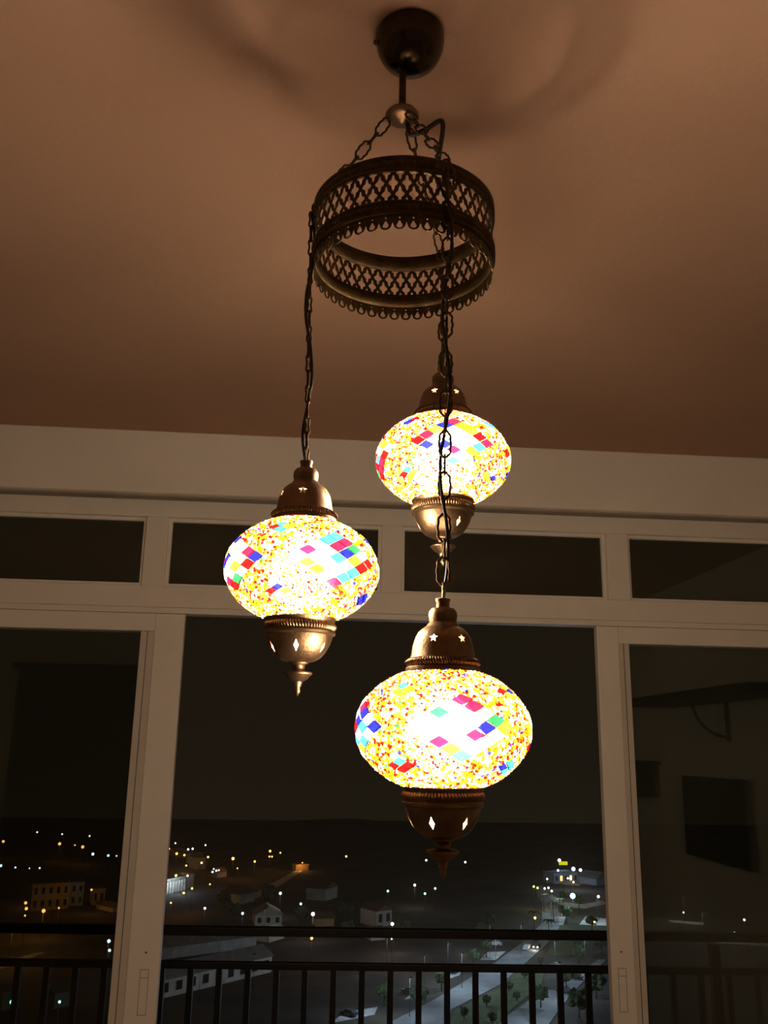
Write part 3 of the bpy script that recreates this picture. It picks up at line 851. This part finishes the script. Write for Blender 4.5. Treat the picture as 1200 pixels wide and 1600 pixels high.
street_lamp(613, 1445, 'pink', 'bright white lamp beside the lit house, level with handrail', None, 1.6, 1500)
street_lamp(605, 1461, 'pink', 'bright pinkish lamp below handrail in front of lit house', None, 1.6, 1500)
for x, y in ((615, 1459), (612, 1467)): street_lamp(x, y, 'white', 'tiny white light beside the pinkish lamp under the handrail', 'tiny lights by lit house', .6)
street_lamp(874, 1346, 'cool', 'blue-white floodlight left of the yellow sign on the hilltop', None, 1.5, 1500)
street_lamp(872, 1361, 'cool', 'white lamp directly below the yellow sign', None, 1.0, 900)
street_lamp(896, 1360, 'cool', 'left of two bright blue floodlights on hilltop plaza', None, 1.7, 2200)
street_lamp(907, 1361, 'cool', 'right of two bright blue floodlights on hilltop plaza', None, 1.4, 1800)
for x, y in ((887, 1373), (891, 1373), (896, 1379)): street_lamp(x, y, 'white', 'small white lamp along the plaza edge under the blue floodlights', 'plaza edge lamps', .9, 700)
street_lamp(855, 1374, 'cool', 'cool lamp at the left foot of the hilltop plaza', None, .9, 400)
for x, y, c in ((834, 1386, 'yellow'), (840, 1388, 'yellow')): street_lamp(x, y, c, 'yellowish lamp at the far end of the boulevard', 'yellow lamps boulevard end', .9, 500)
for x, y in ((851, 1389), (857, 1388), (862, 1393)): street_lamp(x, y, 'white', 'warm white lamp where the boulevard meets the ring road', 'ring road lamps', .9, 700)
street_lamp(895, 1403, 'cyan', 'big round white-green lamp, largest light of the right-hand town', None, 2.4, 2600)
street_lamp(935, 1402, 'pink', 'white lamp near the right door post beside the ring road', None, 1.2, 700)
street_lamp(836, 1435, 'yellow', 'yellow-green lamp just above handrail between boulevard palms', None, 1.1, 500)
street_lamp(929, 1441, 'yellow', 'small greenish lamp on handrail line near right door post', None, .8, 500)
for x, y, sz, w in ((1163, 1438, 1.0, 500), (1148, 1459, 1.0, 500), (1068, 1426, .8, 0), (1138, 1459, .5, 0)): street_lamp(x, y, 'white', 'white lamp by the dark road behind right door pane', 'lamps behind right pane', sz, w)
# hooded lamps that light the boulevard from above
def hooded(px, py, watts, col='cool', label='hooded street lamp shining down on the boulevard', group='hooded boulevard lamps', hgt=9.0):
    b_ = G(px, py)
    t = empty('street_lamp', (b_.x, b_.y, GZ)); tag(t, label, 'street lamp', group)
    link('pole', POLE, None, t).scale = (1, 1, hgt / 8)
    link('arm', ARM, None, t).location = (0, 0, hgt - .05)
    link('hood', HOODM, None, t).location = (0, -1.6, hgt)
    point_light(t, (0, -1.6, hgt - .25), col, watts)
for x, y, w in ((640, 1590, 3600), (722, 1545, 5600), (775, 1515, 4600), (700, 1526, 2400), (663, 1550, 2000), (560, 1584, 2600), (815, 1492, 2600)): hooded(x, y, w * 1.3)
for x, y, w in ((868, 1522, 4200), (915, 1517, 4200), (873, 1562, 5000), (828, 1598, 5000), (862, 1450, 3600), (766, 1492, 1800), (934, 1444, 3200), (870, 1432, 3400)):
    hooded(x, y, w, 'cool', 'hooded street lamp over side road and aprons near right door post', 'hooded lamps by the side road')
for x, y, w in ((310, 1568, 260), (395, 1548, 260)): hooded(x, y, w, 'white', 'dim hooded lamp in front of the long low terrace', 'hooded lamps by terrace')
hooded(340, 1514, 420, 'white', 'dim hooded lamp in front of the pale-roofed warehouse', None)
hooded(412, 1464, 1200, 'white', 'hooded lamp between the warehouse and the small white hut', None)
hooded(14, 1502, 7000, 'amber', 'hooded amber lamp over the street at left picture edge', None)
hooded(1100, 1470, 2500, 'white', 'hooded lamp over the lower road behind right door pane', None)
hooded(1070, 1440, 2500, 'white', 'hooded lamp over the upper road behind right door pane', None)

# ---- buildings
def building(pa, pb, depth, hgt, mat, label, roof='flat', roof_mat='roof', floors=0, bays=0, group=None, lit=()):
    """front wall runs on the ground from pixel pa to pixel pb; body extends away from the camera"""
    A, B = G(*pa), G(*pb); d = B - A; w = d.length; ang_ = math.atan2(d.y, d.x)
    t = empty('house' if roof != 'flat' else 'building', A); t.rotation_euler.z = ang_; tag(t, label, 'building', group)
    box('walls', (0, w, 0, depth, 0, hgt), M[mat], t)
    if roof == 'flat':
        box('parapet', (-.2, w + .2, -.2, depth + .2, hgt, hgt + .5), M[mat], t)
    else:
        b_ = bmesh.new(); e = .5; rh = min(w, depth) * .28
        if roof == 'gable_x': pts = [(-e, -e, hgt), (w + e, -e, hgt), (w + e, depth + e, hgt), (-e, depth + e, hgt), (-e, depth / 2, hgt + rh), (w + e, depth / 2, hgt + rh)]; fs = [(0, 1, 5, 4), (2, 3, 4, 5), (0, 4, 3), (1, 2, 5), (0, 3, 2, 1)]
        else: pts = [(-e, -e, hgt), (w + e, -e, hgt), (w + e, depth + e, hgt), (-e, depth + e, hgt), (w / 2, -e, hgt + rh), (w / 2, depth + e, hgt + rh)]; fs = [(0, 4, 5, 3), (1, 2, 5, 4), (0, 1, 4), (2, 3, 5), (0, 3, 2, 1)]
        vv = [b_.verts.new(p) for p in pts]
        for f in fs: b_.faces.new([vv[i] for i in f])
        bm_obj('roof', b_, M[roof_mat], t)
    for fl in range(floors):
        for k in range(bays):
            cx = w * (k + .5) / bays; cz = hgt * (fl + .55) / floors; ww, wh = w / bays * .22, hgt / floors * .26
            on = (fl, k) in lit
            f = box('window', (cx - ww - .12, cx + ww + .12, -.10, .05, cz - wh - .12, cz + wh + .12), M['render_w'], t)
            box('pane', (cx - ww, cx + ww, -.14, -.101, cz - wh, cz + wh), M['lamp_amber' if on else 'pane_dark'], f)
    return t
building((47, 1424), (106, 1420), 6.5, 9.0, 'render_o', 'long ochre apartment block lit amber behind left door pane', floors=2, bays=5)
building((108, 1416), (129, 1415), 9, 8.2, 'render_b', 'grey-blue house between two ochre buildings behind left door pane', floors=2, bays=2)
building((143, 1415), (163, 1414), 8, 5.6, 'render_o', 'small square ochre house beside the left door stile', floors=1, bays=2)
building((150, 1420), (176, 1426), 5, 1.8, 'render_w', 'low pale garden hut under the small ochre house', 'gable_x')
building((2, 1580), (30, 1574), 5, 4.0, 'render_g', 'pale hut with greenish light in bottom left corner', 'gable_x', 'roof_g')
building((84, 1577), (116, 1570), 5, 3.4, 'render_g', 'pale shed beside greenish lamp, bottom left', 'gable_x', 'roof_g')
hall = building((252, 1397), (302, 1386), 6, 5.0, 'render_w', 'pale colonnaded hall lit blue-white beside left door post')
point_light(hall, (2, -5, 5), 'cool', 3800); point_light(hall, (9, -5, 5), 'cool', 1500)
for k in range(7): box('column', (1 + k * 2.1 - .35, 1 + k * 2.1 + .35, -2.2, -1.5, 0, 4.6), M['render_w'], hall)
building((291, 1349), (304, 1349), 10, 4.8, 'render_b', 'left of two far bluish houses above the colonnaded hall', 'gable_y', 'roof')
building((308, 1359), (321, 1358), 9, 5.6, 'render_b', 'right of two far bluish houses above the colonnaded hall', 'gable_y', 'roof')
building((339, 1372), (354, 1370), 6, 2.6, 'render_w', 'low pale house under the tight knot of white lamps', 'gable_x')
building((255, 1334), (292, 1342), 10, 2.2, 'render_o', 'long low ochre wall building on town skyline by left door post')
building((398, 1447), (440, 1446), 11, 3.4, 'render_g', 'gabled house with pale front just above handrail, left of centre', 'gable_y', 'roof_g', 1, 3)
building((376, 1413), (398, 1408), 9, 3.6, 'render_g', 'house with greenish lit gable, left of the gabled house', 'gable_y', 'roof')
building((508, 1408), (527, 1402), 9, 4.5, 'render_g', 'dim house with greenish gable in the dark centre', 'gable_y', 'roof')
building((494, 1448), (522, 1447), 8, 2.6, 'render_o', 'small brown house resting on the handrail line left of lit house', 'gable_x')
building((588, 1449), (612, 1446), 10, 5.2, 'render_w', 'lit pale house with pitched roof at centre above handrail', 'gable_y', 'roof', 1, 2)
building((580, 1470), (602, 1468), 6, 2.4, 'render_w', 'low pale annex below the handrail in front of lit house', 'gable_x')
ter = building((246, 1562), (424, 1519), 9, 4.2, 'render_w', 'long low terrace of pale walls behind railing bars at left', 'gable_x', 'roof_g', 1, 9)
building((250, 1500), (400, 1480), 6.5, 3.2, 'render_g', 'long pale-roofed warehouse just below the handrail at left', 'gable_x', 'roof_g')
building((420, 1473), (444, 1466), 5, 3.0, 'render_w', 'small white hut right of the pale-roofed warehouse', 'gable_x', 'roof_g')
sg = building((866, 1381), (903, 1379), 9, 4.2, 'render_b', 'hilltop shop building under floodlights, right of centre', floors=1, bays=5, lit={(0, 1), (0, 3)})
building((905, 1380), (932, 1384), 10, 3.0, 'render_b', 'low hilltop hall right of the shop building', 'gable_x', 'roof_g')
building((462, 1361), (482, 1360), 5, 2.6, 'render_o', 'short amber-lit kiosk at head of the rising road')
bp_ = G(472, 1359)
kl = empty('street_lamp', (bp_.x, bp_.y - 7, GZ)); tag(kl, 'low amber lamp directly in front of the amber-lit kiosk', 'street lamp')
link('pole', POLE, None, kl).scale = (1, 1, .5); link('lantern', lantern_mesh('amber', .3), None, kl).location = (0, 0, 4.2); point_light(kl, (0, 0, 3.4), 'amber', 1500)
# illuminated sign on its pole
sp = G(880, 1349, 12)
sgn = empty('sign', (sp.x, sp.y, GZ)); tag(sgn, 'glowing yellow sign board on a mast at the hilltop', 'sign')
link('pole', POLE, None, sgn).scale = (1.5, 1.5, 11.2 / 8)
M['sign'] = glow('backlit_yellow_sign', (.72, .66, .01), 1.0, sample=False)
box('sign_board', (-2.0, 2.0, -.2, .2, 11.3, 12.8), M['sign'], sgn, .1)

# ---- trees, palms and cars along the boulevard
def crown_mesh(seed):
    r = random.Random(seed); b_ = bmesh.new(); bmesh.ops.create_icosphere(b_, subdivisions=3, radius=1)
    for v in b_.verts:
        n_ = v.co.normalized(); k = .78 + .30 * math.sin(5 * n_.x + seed) * math.sin(6 * n_.y + 2 * seed) + r.uniform(-.16, .16)
        v.co = Vector((n_.x * k, n_.y * k, n_.z * k * .85))
    return shared('crown', b_, 'leaf', False)
CROWN = [crown_mesh(k) for k in range(3)]
TRUNK = shared('trunk', lathe_bm([(0, 0), (.22, 0), (.16, 1.5), (.12, 3), (0, 3)], 8), 'bark')
def tree(px, py, size, label, group):
    p = G(px, py); t = empty('tree', p); tag(t, label, 'tree', group)
    low = size < 1.6
    link('trunk', TRUNK, None, t).scale = (1, 1, .45 if low else .9); c = link('crown', CROWN[int(px) % 3], None, t); c.location = (0, 0, (.7 if low else 1.9) + size * .75); c.scale = (size, size, size); t.rotation_euler.z = px
TL = 'dark leafy tree lining the boulevard, seen between railing bars'
for x, y, s_ in ((655, 1578, 2.4), (690, 1548, 2.2), (738, 1512, 2.0), (760, 1496, 1.8), (885, 1545, 2.3), (905, 1505, 2.2), (845, 1575, 2.2), (932, 1560, 3.0), (905, 1590, 3.0), (600, 1572, 2.2)): tree(x, y, s_, TL, 'boulevard trees')
for x, y, s_ in ((765, 1455, 2.6), (750, 1468, 2.2), (905, 1496, 2.6), (940, 1490, 2.4), (885, 1440, 2.4), (925, 1455, 2.2), (905, 1420, 2.2), (880, 1412, 2.0)): tree(x, y, s_, 'dark leafy tree between boulevard and ring road near the handrail', 'trees by the ring road')
for x, y, s_ in ((470, 1444, 3.0), (540, 1440, 3.2), (350, 1420, 3.2), (365, 1440, 3.0), (420, 1415, 4.0), (543, 1468, 2.6), (630, 1470, 3.0)): tree(x, y, s_, 'dark garden tree among the houses left of centre', 'garden trees')
for x, y, s_ in ((725, 1592, 1.3), (760, 1572, 1.2), (795, 1550, 1.2), (820, 1530, 1.1), (770, 1600, 1.3), (808, 1565, 1.1), (838, 1522, 1.0), (845, 1508, 1.0)): tree(x, y, s_, 'small bushy tree growing on the dark grass median', 'median bushes')
frond_v, frond_f = [], []
for k in range(9):
    a = 2 * PI * k / 9; base = len(frond_v)
    for s_ in range(6):
        f = s_ / 5; rad = 2.6 * f; zz = .9 * math.sin(f * 2.4) - 1.1 * f * f; wd = .34 * math.sin(PI * min(1, f * .9 + .1))
        for sd in (-1, 1): frond_v.append((rad * math.cos(a) - sd * wd * math.sin(a), rad * math.sin(a) + sd * wd * math.cos(a), zz - .12 * 1))
        frond_v.append((rad * math.cos(a), rad * math.sin(a), zz + .05))
    for s_ in range(5):
        q = base + s_ * 3
        frond_f += [(q, q + 2, q + 5, q + 3), (q + 2, q + 1, q + 4, q + 5)]
PALM = bpy.data.meshes.new('fronds'); PALM.from_pydata(frond_v, [], frond_f); PALM.materials.append(M['leaf'])
for x, y in ((835, 1455), (865, 1440), (850, 1425), (858, 1470), (875, 1432)):
    p = G(x, y); t = empty('palm_tree', p); tag(t, 'dark palm tree beside the far boulevard just above the handrail', 'palm tree', 'boulevard palms')
    tr_ = link('trunk', TRUNK, None, t); tr_.scale = (.9, .9, 2.0)
    link('fronds', PALM, None, t).location = (0, 0, 6.0)
def car_mesh():
    b_ = bmesh.new()
    prof_ = [(-2.1, .25), (2.1, .25), (2.12, .75), (1.3, .88), (.65, 1.38), (-.95, 1.42), (-1.7, .95), (-2.12, .9)]
    l_ = [b_.verts.new((-.82 + (.14 if z > 1 else 0), y, z)) for y, z in prof_]; r_ = [b_.verts.new((.82 - (.14 if z > 1 else 0), y, z)) for y, z in prof_]
    b_.faces.new(l_); b_.faces.new(r_[::-1])
    for i in range(len(l_)): j = (i + 1) % len(l_); b_.faces.new((l_[i], r_[i], r_[j], l_[j]))
    return b_
CARB = {k: shared('body', car_mesh(), k, False) for k in ('car_w', 'car_d')}
wb = lathe_bm([(0, -.1), (.32, -.1), (.32, .1), (0, .1)], 12); bmesh.ops.rotate(wb, verts=wb.verts[:], cent=(0, 0, 0), matrix=Matrix.Rotation(PI / 2, 3, 'Y'))
WHEEL = shared('wheel', wb, 'tyre', False)
def car(px, py, rz, mat, label, lights, group=None):
    p = G(px, py); t = empty('car', p + Vector((0, 0, .16))); t.rotation_euler.z = rz; tag(t, label, 'car', group)
    link('body', CARB[mat], None, t)
    for sx in (-.75, .75):
        for sy in (-1.3, 1.3): link('wheel', WHEEL, None, t).location = (sx, sy, .32)
        if lights:
            b_ = bmesh.new(); bmesh.ops.create_icosphere(b_, subdivisions=2, radius=.26); bm_obj('headlight', b_, M['lamp_white'], t).location = (sx * .85, 2.1, .62)
    box('windscreen', (-.6, .6, .70, .74, .92, 1.30), M['pane_dark'], t).rotation_euler.x = 0
    box('side_glass', (-.75, .75, -.8, .5, .98, 1.30), M['pane_dark'], t)
    if lights: point_light(t, (0, 4.0, .9), 'white', 500)
DOWN = math.atan2(-.55, -1) + PI / 2 + PI
car(823, 1484, PI - .45, 'car_w', 'white car driving on the boulevard left of the headlights', False)
car(839, 1482, PI - .45, 'car_d', 'dark car with two lit headlights coming down the boulevard', True)
car(774, 1478, 1.2, 'car_w', 'pale car parked by trees left of the boulevard', False)
car(838, 1470, PI - .45, 'car_d', 'second oncoming dark car farther up the boulevard', False)
for x, y in ((899, 1530), (930, 1524), (870, 1513), (882, 1552), (640, 1553), (704, 1521), (545, 1588)): car(x, y, .9, 'car_d', 'dark car parked on a pale lit apron along the boulevard', False, 'cars on the aprons')

# ---- night haze over the town: a thin scattering layer outdoors
hz = bpy.data.materials.new('night_haze'); hz.use_nodes = True
hn = hz.node_tree; hn.nodes.remove(hn.nodes['Principled BSDF'])
vs_ = hn.nodes.new('ShaderNodeVolumeScatter'); vs_.inputs['Color'].default_value = (1.0, .76, .55, 1); vs_.inputs['Density'].default_value = .00045; vs_.inputs['Anisotropy'].default_value = .3
hn.links.new(vs_.outputs[0], hn.nodes['Material Output'].inputs['Volume'])
tag(box('night_haze', (-600, 600, 30, 720, GZ + .3, 40), hz), kind='structure')

# ---- labels: where look-alikes share one, say which by their order in the photograph
def to_px(p):
    v = Vector(p) - EYE; c = Vector((right.dot(v), down.dot(v), fwd.dot(v))); return c.x / c.z
ORD = 'first second third fourth fifth sixth seventh eighth ninth tenth eleventh twelfth thirteenth fourteenth'.split()
same = {}
for o in COL.objects:
    if o.parent is None and o.get('group'): same.setdefault((o['group'], o['label']), []).append(o)
for (g_, l_), os_ in same.items():
    if len(os_) < 2: continue
    for k, o in enumerate(sorted(os_, key=lambda o: to_px(o.location))): o['label'] = l_ + ', ' + ORD[k] + ' from left'
